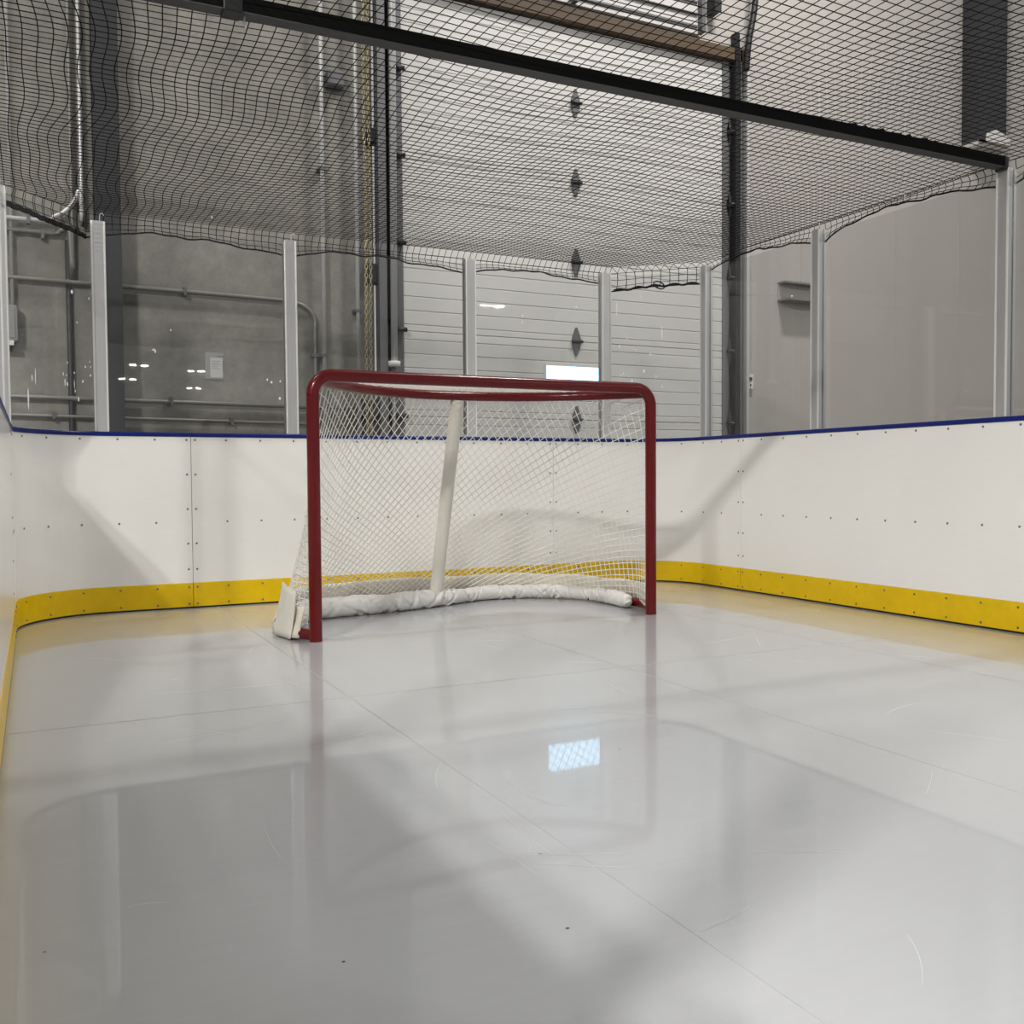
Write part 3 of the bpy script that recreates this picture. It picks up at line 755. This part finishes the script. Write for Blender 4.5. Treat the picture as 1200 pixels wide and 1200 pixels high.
MB().box(-0.21, 0.21, -0.20, -0.004, 4.10, 4.16).build('ledge', 'drywall', rc)
MB().prism([(-0.225, 4.15), (-0.10, 4.15), (-0.09, 4.24), (0.0, 4.28), (0.14, 4.25), (0.225, 4.22), (0.225, 4.15)], 'y', -0.235, -0.2).build('torn_wrap', 'white', rc)
for i, x in enumerate((6.50, 7.72)):
    o = MB().box(-0.009, 0.009, -0.003, 0, 0, 9).build('trim_%d' % (i+2), 'drywall', loc=(x, WY, -0.04)); structure(o, 'thin vertical seam strip on the grey right-hand wall')

# ------------------------------------------------------------------ hall lamps (high-bay fittings, two lenses each), plus one added for the wall
def lamp(x, y, z=8.0, lens='lens', yawl=0.0):
    r = empty('high_bay_lamp', (x, y, z)); r.rotation_euler = (0, 0, yawl)
    tag(r, 'bright round twin-lens hall lamp, some seen as glare on the glass, one added to brighten the wall', 'lamp', 'hall lamps overhead')
    for sx in (-0.34, 0.34):
        b = MB(); b.tube([(sx, 0, 0.0), (sx, 0, 0.05), (sx, 0, 0.2)], [0.24, 0.24, 0.12], 20); b.build('housing', 'boxgrey', r)
        d = MB(); d.v = [(sx+0.21*math.cos(2*PI*k/20), 0.21*math.sin(2*PI*k/20), -0.004) for k in range(20)]; d.f = [tuple(range(20))]; d.build('lens', lens, r)
    MB().box(-0.34, 0.34, -0.03, 0.03, 0.2, 0.24).build('bar', 'boxgrey', r)
for a in ((5.2, 4.36, 8.0), (-4.35, -1.7, 6.0, 'lens_bright'), (12.9, -6.5, 8.0), (12.0, -13.5, 8.0)):
    lamp(*a)
lamp(-2.6, 5.2, 8.0, 'lens_fill')  # unseen lamp added to brighten the upper concrete wall
for a in ((17.4, -25.0, 8.0), (31.6, -44.2, 8.0), (6.02, -53.0, 8.0), (9.78, -55.0, 8.0), (11.4, -67.5, 8.0), (6.1, -62.0, 8.0), (-21.7, -20.8, 8.0), (-24.1, -19.0, 8.0)):
    lamp(*a)

# ------------------------------------------------------------------ light of the open hall
w = bpy.data.worlds.new('hall_ambient'); S.world = w; w.use_nodes = True
bg = w.node_tree.nodes['Background']; bg.inputs[0].default_value = (1.0, 0.99, 0.97, 1); bg.inputs[1].default_value = 0.31

S.view_settings.view_transform = 'Standard'; S.view_settings.look = 'None'; S.view_settings.gamma = 1; S.view_settings.use_curve_mapping = False
S.view_settings.exposure = 0.34
S.cycles.transparent_max_bounces = 32
S.cycles.max_bounces = 10; S.cycles.diffuse_bounces = 4; S.cycles.glossy_bounces = 4
S.cycles.caustics_reflective = False; S.cycles.caustics_refractive = False
S.cycles.sample_clamp_indirect = 6.0
